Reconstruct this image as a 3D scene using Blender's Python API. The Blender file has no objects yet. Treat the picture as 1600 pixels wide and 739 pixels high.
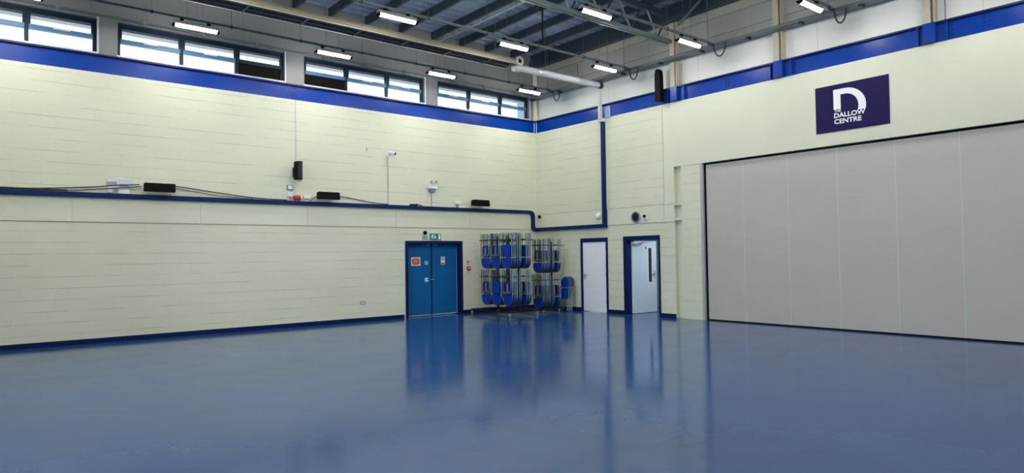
import bpy, bmesh, math, random
from mathutils import Matrix, Vector
random.seed(7)
sc = bpy.context.scene
COL = sc.collection
PI = math.pi

# ------------------------------------------------------------------ materials
MATS = {}
def srgb(r, g, b):
    f = lambda c: (c/255/12.92) if c/255 <= .04045 else ((c/255+.055)/1.055)**2.4
    return (f(r), f(g), f(b), 1)

def new_mat(name):
    m = bpy.data.materials.new(name); m.use_nodes = True
    nt = m.node_tree
    return m, nt, nt.nodes['Principled BSDF']

def mat(name, col, rough=.5, metal=0., spec=.5, emit=None, estr=0., noise=.06, nscale=6., coat=0.):
    """principled material with a light procedural mottling of the base colour"""
    if name in MATS: return MATS[name]
    m, nt, b = new_mat(name)
    b.inputs['Roughness'].default_value = rough
    b.inputs['Metallic'].default_value = metal
    b.inputs['Specular IOR Level'].default_value = spec
    b.inputs['Coat Weight'].default_value = coat
    if emit:
        b.inputs['Emission Color'].default_value = emit
        b.inputs['Emission Strength'].default_value = estr
    tc = nt.nodes.new('ShaderNodeTexCoord')
    nz = nt.nodes.new('ShaderNodeTexNoise'); nz.inputs['Scale'].default_value = nscale
    nz.inputs['Detail'].default_value = 3
    nt.links.new(tc.outputs['Object'], nz.inputs['Vector'])
    mr = nt.nodes.new('ShaderNodeMapRange')
    mr.inputs['From Min'].default_value = .3; mr.inputs['From Max'].default_value = .7
    mr.inputs['To Min'].default_value = 1-noise; mr.inputs['To Max'].default_value = 1+noise
    nt.links.new(nz.outputs['Fac'], mr.inputs['Value'])
    mx = nt.nodes.new('ShaderNodeVectorMath'); mx.operation = 'SCALE'
    mx.inputs[0].default_value = col[:3]
    nt.links.new(mr.outputs['Result'], mx.inputs['Scale'])
    nt.links.new(mx.outputs['Vector'], b.inputs['Base Color'])
    MATS[name] = m
    return m

def block_mat(name, axis, col):
    """painted blockwork: 440 x 215 mm blocks, thin painted-over joints that come and go"""
    m, nt, b = new_mat(name)
    N, L = nt.nodes.new, nt.links.new
    tc = N('ShaderNodeTexCoord'); sp = N('ShaderNodeSeparateXYZ'); cb = N('ShaderNodeCombineXYZ')
    L(tc.outputs['Object'], sp.inputs[0])
    L(sp.outputs['X' if axis == 'x' else 'Y'], cb.inputs['X']); L(sp.outputs['Z'], cb.inputs['Y'])
    br = N('ShaderNodeTexBrick')
    br.inputs['Scale'].default_value = 1; br.inputs['Brick Width'].default_value = .45
    br.inputs['Row Height'].default_value = .225; br.inputs['Mortar Size'].default_value = .005
    br.inputs['Mortar Smooth'].default_value = .35
    br.inputs['Color1'].default_value = col
    br.inputs['Color2'].default_value = tuple(c*.955 for c in col[:3]) + (1,)
    br.inputs['Mortar'].default_value = tuple(c*.78 for c in col[:3]) + (1,)
    L(cb.outputs[0], br.inputs['Vector'])
    # bed joints read more strongly than the perpends, and both come and go
    rw = N('ShaderNodeTexBrick'); rw.inputs['Scale'].default_value = 1; rw.inputs['Brick Width'].default_value = 90
    rw.inputs['Row Height'].default_value = .225; rw.inputs['Mortar Size'].default_value = .007
    rw.inputs['Mortar Smooth'].default_value = .35; L(cb.outputs[0], rw.inputs['Vector'])
    wk = N('ShaderNodeMath'); wk.operation = 'MULTIPLY'; wk.inputs[1].default_value = .22
    L(br.outputs['Fac'], wk.inputs[0])
    jt = N('ShaderNodeMath'); jt.operation = 'MAXIMUM'; L(rw.outputs['Fac'], jt.inputs[0]); L(wk.outputs[0], jt.inputs[1])
    st = N('ShaderNodeMapping'); st.inputs['Scale'].default_value = (1.1, 3.6, 1); L(cb.outputs[0], st.inputs['Vector'])
    nz = N('ShaderNodeTexNoise'); nz.inputs['Scale'].default_value = 1.2; nz.inputs['Detail'].default_value = 4
    L(st.outputs[0], nz.inputs['Vector'])
    mr = N('ShaderNodeMapRange'); mr.inputs['From Min'].default_value = .42; mr.inputs['From Max'].default_value = .60
    mr.inputs['To Min'].default_value = .07; mr.inputs['To Max'].default_value = .9
    L(nz.outputs['Fac'], mr.inputs['Value'])
    jm = N('ShaderNodeMath'); jm.operation = 'MULTIPLY'; L(jt.outputs[0], jm.inputs[0]); L(mr.outputs['Result'], jm.inputs[1])
    mx = N('ShaderNodeMix'); mx.data_type = 'RGBA'
    mx.inputs['A'].default_value = col; mx.inputs['B'].default_value = tuple(c*.64 for c in col[:3]) + (1,)
    L(jm.outputs[0], mx.inputs['Factor'])
    # broad grime
    n2 = N('ShaderNodeTexNoise'); n2.inputs['Scale'].default_value = .5; n2.inputs['Detail'].default_value = 5
    L(cb.outputs[0], n2.inputs['Vector'])
    m2 = N('ShaderNodeMapRange'); m2.inputs['From Min'].default_value = .3; m2.inputs['From Max'].default_value = .7
    m2.inputs['To Min'].default_value = .95; m2.inputs['To Max'].default_value = 1.03
    L(n2.outputs['Fac'], m2.inputs['Value'])
    vm = N('ShaderNodeVectorMath'); vm.operation = 'SCALE'
    L(mx.outputs['Result'], vm.inputs[0]); L(m2.outputs['Result'], vm.inputs['Scale'])
    L(vm.outputs['Vector'], b.inputs['Base Color'])
    bp = N('ShaderNodeBump'); bp.inputs['Strength'].default_value = .5; bp.inputs['Distance'].default_value = .006
    bp.invert = True
    L(jm.outputs[0], bp.inputs['Height']); L(bp.outputs['Normal'], b.inputs['Normal'])
    b.inputs['Roughness'].default_value = .55; b.inputs['Specular IOR Level'].default_value = .3
    return m

def seam_mat(name, axis, col, pitch, rough=.5, dark=.7, width=.012):
    """sheet cladding with fine vertical joints every `pitch` metres"""
    m, nt, b = new_mat(name)
    N, L = nt.nodes.new, nt.links.new
    tc = N('ShaderNodeTexCoord'); sp = N('ShaderNodeSeparateXYZ'); L(tc.outputs['Object'], sp.inputs[0])
    md = N('ShaderNodeMath'); md.operation = 'PINGPONG'; md.inputs[1].default_value = pitch/2
    L(sp.outputs['X' if axis == 'x' else 'Y'], md.inputs[0])
    lt = N('ShaderNodeMath'); lt.operation = 'LESS_THAN'; lt.inputs[1].default_value = width/2
    L(md.outputs[0], lt.inputs[0])
    nz = N('ShaderNodeTexNoise'); nz.inputs['Scale'].default_value = .8; L(tc.outputs['Object'], nz.inputs['Vector'])
    cr = N('ShaderNodeMapRange'); cr.inputs['To Min'].default_value = .93; cr.inputs['To Max'].default_value = 1.05
    L(nz.outputs['Fac'], cr.inputs['Value'])
    vs = N('ShaderNodeVectorMath'); vs.operation = 'SCALE'; vs.inputs[0].default_value = col[:3]
    L(cr.outputs['Result'], vs.inputs['Scale'])
    mx = N('ShaderNodeMix'); mx.data_type = 'RGBA'
    mx.inputs['B'].default_value = tuple(c*dark for c in col[:3]) + (1,)
    L(lt.outputs[0], mx.inputs['Factor']); L(vs.outputs['Vector'], mx.inputs['A'])
    L(mx.outputs['Result'], b.inputs['Base Color'])
    b.inputs['Roughness'].default_value = rough
    return m

def floor_mat():
    m, nt, b = new_mat('blue vinyl floor')
    N, L = nt.nodes.new, nt.links.new
    tc = N('ShaderNodeTexCoord')
    br = N('ShaderNodeTexBrick'); br.offset = .5
    br.inputs['Scale'].default_value = 1; br.inputs['Brick Width'].default_value = 1.0
    br.inputs['Row Height'].default_value = 1.0; br.inputs['Mortar Size'].default_value = .010
    br.inputs['Mortar Smooth'].default_value = .8
    c = FLOOR_COL
    br.inputs['Color1'].default_value = c
    br.inputs['Color2'].default_value = tuple(x*.92 for x in c[:3]) + (1,)
    br.inputs['Mortar'].default_value = tuple(x*.88 for x in c[:3]) + (1,)
    L(tc.outputs['Object'], br.inputs['Vector'])
    nz = N('ShaderNodeTexNoise'); nz.inputs['Scale'].default_value = .6; nz.inputs['Detail'].default_value = 6
    nz.inputs['Roughness'].default_value = .6
    L(tc.outputs['Object'], nz.inputs['Vector'])
    mr = N('ShaderNodeMapRange'); mr.inputs['From Min'].default_value = .3; mr.inputs['From Max'].default_value = .7
    mr.inputs['To Min'].default_value = .86; mr.inputs['To Max'].default_value = 1.12
    L(nz.outputs['Fac'], mr.inputs['Value'])
    vs = N('ShaderNodeVectorMath'); vs.operation = 'SCALE'
    L(br.outputs['Color'], vs.inputs[0]); L(mr.outputs['Result'], vs.inputs['Scale'])
    L(vs.outputs['Vector'], b.inputs['Base Color'])
    # scuffs vary the gloss
    n2 = N('ShaderNodeTexNoise'); n2.inputs['Scale'].default_value = 1.7; n2.inputs['Detail'].default_value = 5
    L(tc.outputs['Object'], n2.inputs['Vector'])
    m2 = N('ShaderNodeMapRange'); m2.inputs['From Min'].default_value = .3; m2.inputs['From Max'].default_value = .7
    m2.inputs['To Min'].default_value = .11; m2.inputs['To Max'].default_value = .16
    L(n2.outputs['Fac'], m2.inputs['Value']); L(m2.outputs['Result'], b.inputs['Roughness'])
    b.inputs['Specular IOR Level'].default_value = .26
    return m

def glass_mat():
    m, nt, b = new_mat('window glass')
    N, L = nt.nodes.new, nt.links.new
    nt.nodes.remove(b)
    t = N('ShaderNodeBsdfTransparent'); t.inputs['Color'].default_value = (.93, .98, .98, 1)
    g = N('ShaderNodeBsdfGlossy'); g.inputs['Roughness'].default_value = .03
    f = N('ShaderNodeFresnel'); f.inputs['IOR'].default_value = 1.45
    mx = N('ShaderNodeMixShader')
    L(f.outputs[0], mx.inputs['Fac']); L(t.outputs[0], mx.inputs[1]); L(g.outputs[0], mx.inputs[2])
    L(mx.outputs[0], nt.nodes['Material Output'].inputs['Surface'])
    return m

CREAM = (.69, .71, .555, 1)
FLOOR_COL = (.020, .076, .230, 1)
M_BLK_X = block_mat('painted blockwork left', 'x', CREAM)
M_BLK_Y = block_mat('painted blockwork right', 'y', CREAM)
M_CREAM = mat('smooth cream paint', (.69, .71, .565, 1), .5, spec=.3, noise=.025, nscale=.7)
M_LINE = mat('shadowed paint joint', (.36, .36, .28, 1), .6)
M_GABLE = seam_mat('grey gable cladding', 'x', (.20, .21, .215, 1), 1.0)
M_SIDE = seam_mat('pale side cladding', 'y', (.76, .77, .73, 1), 3.0)
M_SIDE2 = seam_mat('grey rail sheet and painted shade', 'y', (.36, .365, .34, 1), 1.5)
M_EAVE = mat('cream eaves strip', (.42, .41, .34, 1), .5)
M_FLOOR = floor_mat()
M_GLASS = glass_mat()
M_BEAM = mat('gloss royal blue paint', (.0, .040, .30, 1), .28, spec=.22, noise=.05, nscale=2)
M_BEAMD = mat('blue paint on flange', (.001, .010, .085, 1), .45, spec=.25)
M_NAVY = mat('navy gloss paint', (.001, .010, .075, 1), .45, spec=.2)
M_TRUNK = mat('navy trunking', (.002, .016, .10, 1), .5, spec=.2)
M_SKIRT = mat('dark blue skirting', (.001, .010, .075, 1), .45, spec=.2)
M_DOORB = mat('petrol blue door paint', (.003, .105, .30, 1), .5, spec=.2, nscale=2)
M_DOORW = mat('white door paint', (.87, .88, .93, 1), .4, noise=.02)
M_DOORP = mat('pale blue grey door paint', (.62, .72, .80, 1), .3, noise=.05, nscale=1.5)
M_PART = seam_mat('grey partition laminate', 'y', (.50, .475, .435, 1), 50., .5)
M_STEEL = mat('dark blue grey roof steel', (.030, .045, .062, 1), .5)
M_TRUSS = mat('grey green truss steel', (.115, .150, .160, 1), .45)
M_DECK = mat('blue grey roof sheet', (.27, .35, .46, 1), .4)
M_COLM = mat('beige steel column', (.48, .43, .33, 1), .5)
M_TRAY = mat('grey cable tray', (.13, .155, .17, 1), .45, metal=.2)
M_GALV = mat('galvanised metal', (.60, .62, .62, 1), .35, metal=.55)
M_WHITEM = mat('white painted metal', (.52, .56, .56, 1), .4, noise=.02)
M_WHITE = mat('white plastic', (.80, .81, .80, 1), .4, noise=.02)
M_GREYP = mat('grey plastic', (.30, .31, .32, 1), .5)
M_BLACK = mat('black plastic', (.002, .002, .0025, 1), .65, spec=.12)
M_BLKM = mat('black painted steel', (.007, .007, .009, 1), .4)
M_CABLE = mat('black cable', (.015, .016, .018, 1), .6)
M_WIRE = mat('grey wire', (.16, .17, .18, 1), .5, metal=.4)
M_HOOD = mat('cream heater hood', (.33, .29, .195, 1), .42)
M_HOODI = mat('dark heater inside', (.035, .04, .048, 1), .5)
M_FRAMEW = mat('dark teal window frame', (.005, .018, .032, 1), .45, spec=.2)
M_SASH = mat('blue grey window bar', (.06, .16, .30, 1), .35)
M_SILL = mat('pale silver sill', (.62, .65, .72, 1), .4)
M_LENS = mat('lit lamp diffuser', (1, 1, 1, 1), .5, emit=(1.0, .975, .93, 1), estr=115, noise=0)
M_TUBE = mat('chair steel tube', (.13, .165, .185, 1), .32, metal=.6)
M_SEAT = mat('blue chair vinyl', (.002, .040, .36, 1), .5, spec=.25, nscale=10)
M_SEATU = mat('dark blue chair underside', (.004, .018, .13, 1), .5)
M_BRKT = mat('grey chair bracket', (.20, .26, .30, 1), .4, metal=.3)
M_SIGN = mat('indigo sign board', (.012, .0095, .072, 1), .6, spec=.15)
M_SIGNW = mat('white sign lettering', (.86, .88, .90, 1), .5, noise=.0)
M_GREEN = mat('green exit sign', (.0, .26, .19, 1), .4)
M_RED = mat('red plastic', (.50, .025, .02, 1), .4)
M_REDSIGN = mat('orange red print', (.62, .10, .045, 1), .5)
M_INK = mat('dark print', (.05, .04, .06, 1), .6)
M_VISION = mat('dark vision glass', (.035, .045, .04, 1), .15)
M_SOFFIT = mat('pale outdoor soffit', (.54, .40, .44, 1), .6, noise=.02)
M_ROOM = mat('dim corridor paint', (.35, .38, .42, 1), .6)
M_BUILD = mat('pale outdoor render', (.36, .36, .44, 1), .7)
M_DIAG = mat('stain on paint', (.50, .54, .44, 1), .6)

# ------------------------------------------------------------------ mesh builder
class MB:
    def __init__(s): s.v = []; s.f = []; s.m = []
    def add(s, vs, fs, mi=0):
        o = len(s.v); s.v += [tuple(p) for p in vs]
        for f in fs: s.f.append([i+o for i in f]); s.m.append(mi)
        return s
    def box(s, x0, x1, y0, y1, z0, z1, mi=0):
        if x0 > x1: x0, x1 = x1, x0
        if y0 > y1: y0, y1 = y1, y0
        if z0 > z1: z0, z1 = z1, z0
        v = [(x0,y0,z0),(x1,y0,z0),(x1,y1,z0),(x0,y1,z0),(x0,y0,z1),(x1,y0,z1),(x1,y1,z1),(x0,y1,z1)]
        return s.add(v, [(0,3,2,1),(4,5,6,7),(0,1,5,4),(1,2,6,5),(2,3,7,6),(3,0,4,7)], mi)
    def tube(s, path, r, n=8, mi=0, closed=False):
        P = [Vector(p) for p in path]; k = len(P); rings = []
        up = None
        for i, p in enumerate(P):
            if closed: t = (P[(i+1) % k]-P[i-1])
            else: t = (P[min(i+1, k-1)]-P[max(i-1, 0)])
            t.normalize()
            if up is None:
                up = Vector((0,0,1)) if abs(t.z) < .9 else Vector((1,0,0))
            a = t.cross(up)
            if a.length < 1e-4: a = t.cross(Vector((0,1,0)))
            a.normalize(); b = a.cross(t).normalized(); up = b
            rr = r[i] if isinstance(r, (list, tuple)) else r
            rings.append([p + (a*math.cos(2*PI*j/n) + b*math.sin(2*PI*j/n))*rr for j in range(n)])
        vs = [q for R in rings for q in R]; fs = []
        for i in range(k if closed else k-1):
            i2 = (i+1) % k
            for j in range(n):
                j2 = (j+1) % n
                fs.append((i*n+j, i*n+j2, i2*n+j2, i2*n+j))
        if not closed:
            fs.append(tuple(range(n-1, -1, -1))); fs.append(tuple((k-1)*n+j for j in range(n)))
        return s.add(vs, fs, mi)
    def prism(s, poly, fn0, fn1, mi=0):
        """poly: 2-D outline; fn0/fn1 map (a,b) to the two 3-D end faces"""
        n = len(poly)
        vs = [fn0(a, b) for a, b in poly] + [fn1(a, b) for a, b in poly]
        fs = [tuple(range(n-1, -1, -1)), tuple(range(n, 2*n))]
        for i in range(n):
            j = (i+1) % n; fs.append((i, j, n+j, n+i))
        return s.add(vs, fs, mi)
    def build(s, name, mats, parent=None, bevel=0, smooth=False):
        me = bpy.data.meshes.new(name)
        me.from_pydata(s.v, [], s.f)
        for m in (mats if isinstance(mats, (list, tuple)) else [mats]): me.materials.append(m)
        me.polygons.foreach_set('material_index', s.m)
        bm = bmesh.new(); bm.from_mesh(me)
        bmesh.ops.recalc_face_normals(bm, faces=bm.faces)
        if bevel:
            bmesh.ops.bevel(bm, geom=[e for e in bm.edges if e.calc_face_angle(0) > .6], offset=bevel,
                            segments=2, profile=.5, affect='EDGES', clamp_overlap=True)
        bm.to_mesh(me); bm.free()
        if smooth:
            me.polygons.foreach_set('use_smooth', [True]*len(me.polygons))
            try: me.set_sharp_from_angle(angle=math.radians(40))
            except Exception: pass
        me.update()
        o = bpy.data.objects.new(name, me); COL.objects.link(o)
        if parent is not None: o.parent = parent
        return o

def tag(o, label=None, cat=None, group=None, kind=None):
    if label: o['label'] = label
    if cat: o['category'] = cat
    if group: o['group'] = group
    if kind: o['kind'] = kind
    return o
def empty(name, label, cat, loc=(0,0,0), group=None):
    o = bpy.data.objects.new(name, None); o.empty_display_size = .1
    COL.objects.link(o); o.location = loc
    return tag(o, label, cat, group)
def struct(o, label=None):
    o['kind'] = 'structure'
    if label: o['label'] = label
    return o
ORD = ['first','second','third','fourth','fifth','sixth','seventh','eighth','ninth','tenth','eleventh','twelfth',
       'thirteenth','fourteenth','fifteenth','sixteenth','seventeenth','eighteenth','nineteenth','twentieth']

# flat shapes on a wall: L = left wall (Y plane, faces -y), R = right wall (X plane, faces -x)
def onL(u, v, d=0): return (u, -d, v)                # u = x, v = z, d = out of the wall
def onR(u, v, d=0): return (-d, u, v)                # u = y, v = z
def plate(mb, wall, u0, u1, v0, v1, d0, d1, mi=0):
    if wall == 'L': return mb.box(u0, u1, -d1, -d0, v0, v1, mi)
    return mb.box(-d1, -d0, u0, u1, v0, v1, mi)
def outline(mb, wall, poly, d0, d1, mi=0):
    fn = onL if wall == 'L' else onR
    return mb.prism(poly, lambda a, b: fn(a, b, d0), lambda a, b: fn(a, b, d1), mi)
def ellipse(cu, cv, ru, rv, n=24):
    return [(cu+ru*math.cos(2*PI*i/n), cv+rv*math.sin(2*PI*i/n)) for i in range(n)]

def holes_wall(mb, wall, u0, u1, v0, v1, d0, d1, holes, mi=0):
    """solid wall slab with rectangular holes (u0,u1,v0,v1)"""
    us = sorted({u0, u1, *[h[0] for h in holes], *[h[1] for h in holes]})
    for a, b in zip(us, us[1:]):
        hs = sorted([(h[2], h[3]) for h in holes if h[0] <= a+1e-6 and h[1] >= b-1e-6])
        z = v0
        for h0, h1 in hs:
            if h0 > z+1e-6: plate(mb, wall, a, b, z, h0, d0, d1, mi)
            z = h1
        if z < v1-1e-6: plate(mb, wall, a, b, z, v1, d0, d1, mi)

# ------------------------------------------------------------------ constants of the hall
XW, YB = -20.0, -20.0          # far end of the left wall, wall behind the camera
ZB0, ZB1 = 5.49, 5.86          # steel beam
ZDECK = 7.93

# ------------------------------------------------------------------ floor, roof deck
mb = MB().box(XW-.3, .305, YB, .3, -.15, 0)
struct(mb.build('floor', M_FLOOR), 'glossy blue vinyl sports hall floor')

mb = MB()
pts = []; y = YB-.2; per = .30
while y < .3:
    pts += [(y, 0), (y+.10, 0), (y+.14, .05), (y+.26, .05)]; y += per
n = len(pts)
vs = [(XW-.2, a, ZDECK+b) for a, b in pts] + [(.2, a, ZDECK+b) for a, b in pts]
mb.add(vs, [(i, i+1, n+i+1, n+i) for i in range(n-1)])
deck = mb.build('ceiling', M_DECK)
struct(deck, 'ribbed blue grey metal roof deck')

# ------------------------------------------------------------------ left wall
DD = (-4.74, -2.92, 0, 2.05)    # double door opening
mb = MB()
holes_wall(mb, 'L', XW, .3, 0, 2.44, -.3, 0, [DD])
plate(mb, 'L', XW, .3, 2.44, 2.93, -.3, 0)
plate(mb, 'L', DD[0]-.1, DD[1]+.1, 0, 2.2, -.36, -.301, 1)  # added unseen backing plate, stops outside light leaking under the doors
plate(mb, 'L', XW, .3, 2.93, ZB0, -.3, 0)
# smooth lintel band with joints
xs = [XW, -17.2, -14.75, -12.32, -9.93, -7.49, -5.05, -2.6, 0]
for a, b in zip(xs, xs[1:]):
    plate(mb, 'L', a+.004, b-.004, 2.445, 2.93, 0, .014, 1)
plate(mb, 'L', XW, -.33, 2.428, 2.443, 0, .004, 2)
struct(mb.build('wall_left', [M_BLK_X, M_CREAM, M_LINE]), 'cream painted blockwork wall with navy trunking and high windows')
# gable cladding above the beam, with the window openings
WIN = [(-19.25, -15.80), (-15.38, -11.90), (-11.53, -8.03), (-7.55, -4.10), (-3.67, -.25)]
WZ0, WZ1 = 5.90, 6.60
mb = MB()
holes_wall(mb, 'L', XW, .3, ZB1, 8.05, -.26, 0, [(a, b, WZ0, WZ1) for a, b in WIN])
struct(mb.build('wall_left_upper', M_GABLE), 'grey sheeted gable above the blue beam')
# corner post between the two upper claddings
struct(MB().box(-.09, -.002, -.10, -.002, ZB1+.004, 7.5).build('trim_1', M_CREAM))

# ------------------------------------------------------------------ right wall
WD = (-2.955, -1.935, 0, 2.09)
OD = (-4.775, -3.575, 0, 2.10)
PY = -6.05                      # edge of the folding partition
ZP = 3.84
mb = MB()
holes_wall(mb, 'R', -5.27, .0, 0, 2.44, -.3, 0, [WD, OD], 0)
plate(mb, 'R', -5.27, 0, 2.44, 2.90, -.3, 0, 0)
plate(mb, 'R', -4.95, 0, 2.90, ZB0, -.3, 0, 0)
plate(mb, 'R', -4.945, -.01, 2.452, 2.892, 0, .010, 1)
plate(mb, 'R', -5.262, -4.952, 2.452, 2.892, 0, .010, 1)
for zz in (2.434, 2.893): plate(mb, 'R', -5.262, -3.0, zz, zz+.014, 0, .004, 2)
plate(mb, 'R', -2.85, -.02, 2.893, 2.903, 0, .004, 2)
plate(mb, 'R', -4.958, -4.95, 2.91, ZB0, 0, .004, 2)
plate(mb, 'R', -5.27, -4.95, 2.90, ZP, -.3, .004, 1)                # smooth strip beside the slot
plate(mb, 'R', YB, -4.95, ZP, ZB0, -.3, .004, 1)                    # smooth bulkhead over the partition
plate(mb, 'R', -5.49, -5.27, 0, ZP, -.3, -.12, 1)                   # back of the slot
plate(mb, 'R', -5.49, -5.27, 2.86, 2.90, -.12, .0, 1)
plate(mb, 'R', -5.49, -5.27, 2.48, 2.52, -.12, .0, 1)
plate(mb, 'R', PY, -5.49, 0, ZP, -.3, 0, 0)                         # pier
struct(mb.build('wall_right', [M_BLK_Y, M_CREAM, M_LINE]), 'cream painted wall with two doors and bulkhead over grey partition')
# cladding above the beam
mb = MB()
plate(mb, 'R', YB, 0, ZB1, 6.57, -.36, -.10, 0)
plate(mb, 'R', YB, 0, 6.57, 6.88, -.36, -.098, 1)  # pale sheeting greyed in colour for the shading above the tray
plate(mb, 'R', YB, 0, 6.88, 7.30, -.36, -.05, 1)
plate(mb, 'R', YB, 0, 7.30, 7.50, -.36, .03, 2)
plate(mb, 'R', YB, 0, 7.50, 8.05, -.36, -.05, 1)
struct(mb.build('wall_right_upper', [M_SIDE, M_SIDE2, M_EAVE]), 'pale sheeting above the blue beam')
# walls behind the camera, so that light bounces as in a closed hall
SD = (-19.2, -10.2, 0, 2.9)     # wide glazed entrance in the wall to the left of the camera
mb = MB()
mb.box(XW-.3, .3, YB-.3, YB, 0, 8.05)
struct(mb.build('wall_back', M_BLK_X))
mb = MB()
for a, b, c, d in [(YB, -13.2, 0, 8.05), (-13.2, -6.2, 2.9, 8.05), (-6.2, .3, 0, 8.05)]:
    mb.box(XW-.3, XW, a, b, c, d)
struct(mb.build('wall_front', M_BLK_Y))
g = MB(); 
for k in range(5): g.box(XW-.2, XW-.1, -13.2+k*1.72, -13.08+k*1.72, 0, 2.9)
g.box(XW-.2, XW-.1, -13.08, -6.32, 2.8, 2.9)
gw = struct(g.build('window_6', M_FRAMEW))
MB().box(XW-.16, XW-.15, -13.2, -6.2, 0, 2.8).build('pane', M_GLASS, gw)

# skirting boards
mb = MB()
plate(mb, 'L', XW, -4.82, 0, .10, 0, .022); struct(mb.build('baseboard_left', M_SKIRT))
mb = MB(); plate(mb, 'L', -2.90, 0, 0, .10, 0, .022); struct(mb.build('baseboard_left_corner', M_SKIRT))
mb = MB(); plate(mb, 'R', -1.915, -.03, 0, .10, 0, .022); struct(mb.build('baseboard_right_corner', M_SKIRT))
mb = MB(); plate(mb, 'R', -3.56, -2.975, 0, .10, 0, .022); struct(mb.build('baseboard_right_doors', M_SKIRT))
mb = MB(); plate(mb, 'R', -5.265, -4.79, 0, .10, 0, .022); struct(mb.build('baseboard_right', M_SKIRT))

# ------------------------------------------------------------------ windows in the gable
def window(i, a, b, black, splits):
    z0, z1 = WZ0, WZ1
    y0, y1 = .10, .18
    f = MB()
    f.box(a, b, y0, y1, z1-.075, z1); f.box(a, b, y0, y1, z0, z0+.035)
    f.box(a, a+.06, y0, y1, z0+.035, z1-.075); f.box(b-.06, b, y0, y1, z0+.035, z1-.075)
    w = f.build('window_%d' % i, M_FRAMEW)
    struct(w, 'band of high windows in dark frames')
    xs = [a+.06] + [a+(b-a)*s for s in splits] + [b-.06]
    zt0, zt1 = 6.195, 6.285
    m = MB()
    for x in xs[1:-1]: m.box(x-.035, x+.035, y0, y1, z0+.035, z1-.075)
    m.build('mullion', M_FRAMEW, w)
    for k in range(len(xs)-1):
        l = xs[k]+(.035 if k else 0); r = xs[k+1]-(.035 if k < len(xs)-2 else 0)
        t = MB(); t.box(l, r, y0-.012, y1, zt0, zt1)
        t.build('transom', M_SASH if not (i == 2 and k == 2) else M_FRAMEW, w)
        s = MB(); s.box(l, l+.03, y0-.015, y0+.03, zt1, z1-.075); s.box(r-.03, r, y0-.015, y0+.03, zt1, z1-.075)
        s.box(l+.03, r-.03, y0-.015, y0+.03, z1-.105, z1-.075)
        s.build('sash', M_FRAMEW, w)
        p = MB(); p.box(l, r, .135, .141, zt1, z1-.075); p.build('pane', M_GLASS, w)
        p = MB(); p.box(l, r, .135, .141, z0+.035, zt0)
        p.build('pane', M_BLACK if k in black else M_GLASS, w)
        if k not in black:
            h = MB(); c = (l+r)/2
            h.box(c-.14, c+.14, y0-.06, y0-.012, zt0+.045, zt1-.01)
            hh = h.build('handle', M_SILL, w); hh['label'] = 'silver opening gear on the transom'
for i, (ab, bl, sp) in enumerate([(WIN[1], (), (1/3, 2/3)), (WIN[2], (2,), (.355, .69)), (WIN[3], (0,), (.335, .675)), (WIN[4], (), (.335, .68))]):
    window(i+1, ab[0], ab[1], bl, sp)
window(5, *WIN[0], (), (1/3, 2/3))
# reveal lips and sills
for a, b in WIN:
    s = MB(); s.box(a-.02, b+.02, -.035, .10, WZ0-.03, WZ0)
    s.box(b, b+.03, -.012, -.001, WZ0, WZ1+.03)
    struct(s.build('trim_2', M_SILL))
# opener conduit along the window heads
ob = empty('window_opener_conduit', 'pale conduit run along the heads of the high windows with opener brackets', 'conduit')
MB().tube([(-19.5, -.04, 6.665), (-.12, -.04, 6.665)], .026, 8).build('conduit', M_TRUSS, ob, smooth=True)
for a, b in WIN:
    for k in range(3):
        x = a + (b-a)*(k+.42)/3
        m = MB(); m.box(x-.035, x+.035, -.07, -.001, 6.64, 6.70); m.box(x-.02, x+.22, -.06, -.03, 6.585, 6.603)
        m.box(x-.02, x+.01, -.06, -.03, 6.60, 6.64)
        m.build('bracket', M_TRAY if x > -8 else M_BRKT, ob)

# roof overhang and neighbouring building outside
struct(MB().box(XW-.5, .8, .262, .50, 6.50, 6.66).build('trim_3', M_SOFFIT), 'pale roof overhang outside the windows')
nb = MB(); nb.box(3.65, 9, 5, 5.25, -.2, 9.2)
tag(nb.build('neighbouring_building', M_BUILD), 'pale building seen through the window nearest the corner', 'building', kind='structure')
struct(MB().box(-60, XW-.31, -40, .0, -.5, -.2).build('ground', mat('outdoor paving', (.45,.45,.45,1), .9)))

# ------------------------------------------------------------------ steel beams
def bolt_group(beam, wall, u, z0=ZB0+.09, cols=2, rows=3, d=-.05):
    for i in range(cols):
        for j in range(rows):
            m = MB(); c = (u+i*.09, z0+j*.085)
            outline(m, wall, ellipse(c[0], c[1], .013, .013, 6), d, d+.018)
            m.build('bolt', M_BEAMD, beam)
bl = empty('steel_beam', 'royal blue steel beam along the wall under the high windows', 'beam', (0,0,0))
m = MB(); plate(m, 'L', XW, -.05, ZB0+.0, ZB1-.02, -.16, -.03); m.build('web', M_BEAM, bl)
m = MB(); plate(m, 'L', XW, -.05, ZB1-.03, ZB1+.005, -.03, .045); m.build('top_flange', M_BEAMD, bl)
for u in (-7.86, -14.6): bolt_group(bl, 'L', u, d=.03)
MB().box(-.05, -.02, -.04, .0, ZB0, ZB1).build('end_plate', M_BEAM, bl)
br_ = empty('steel_beam', 'royal blue steel beam along the wall above the partition and doors', 'beam')
m = MB(); plate(m, 'R', YB, -.05, ZB0, ZB1-.02, -.16, .0); m.build('web', M_BEAM, br_)
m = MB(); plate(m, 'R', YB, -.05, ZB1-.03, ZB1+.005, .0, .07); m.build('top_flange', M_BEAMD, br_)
COLS = [-5.38, -8.19, -11.18, -14.1, -17.0]
for u in (-6.92, -12.12): bolt_group(br_, 'R', u, d=.0)
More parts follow.
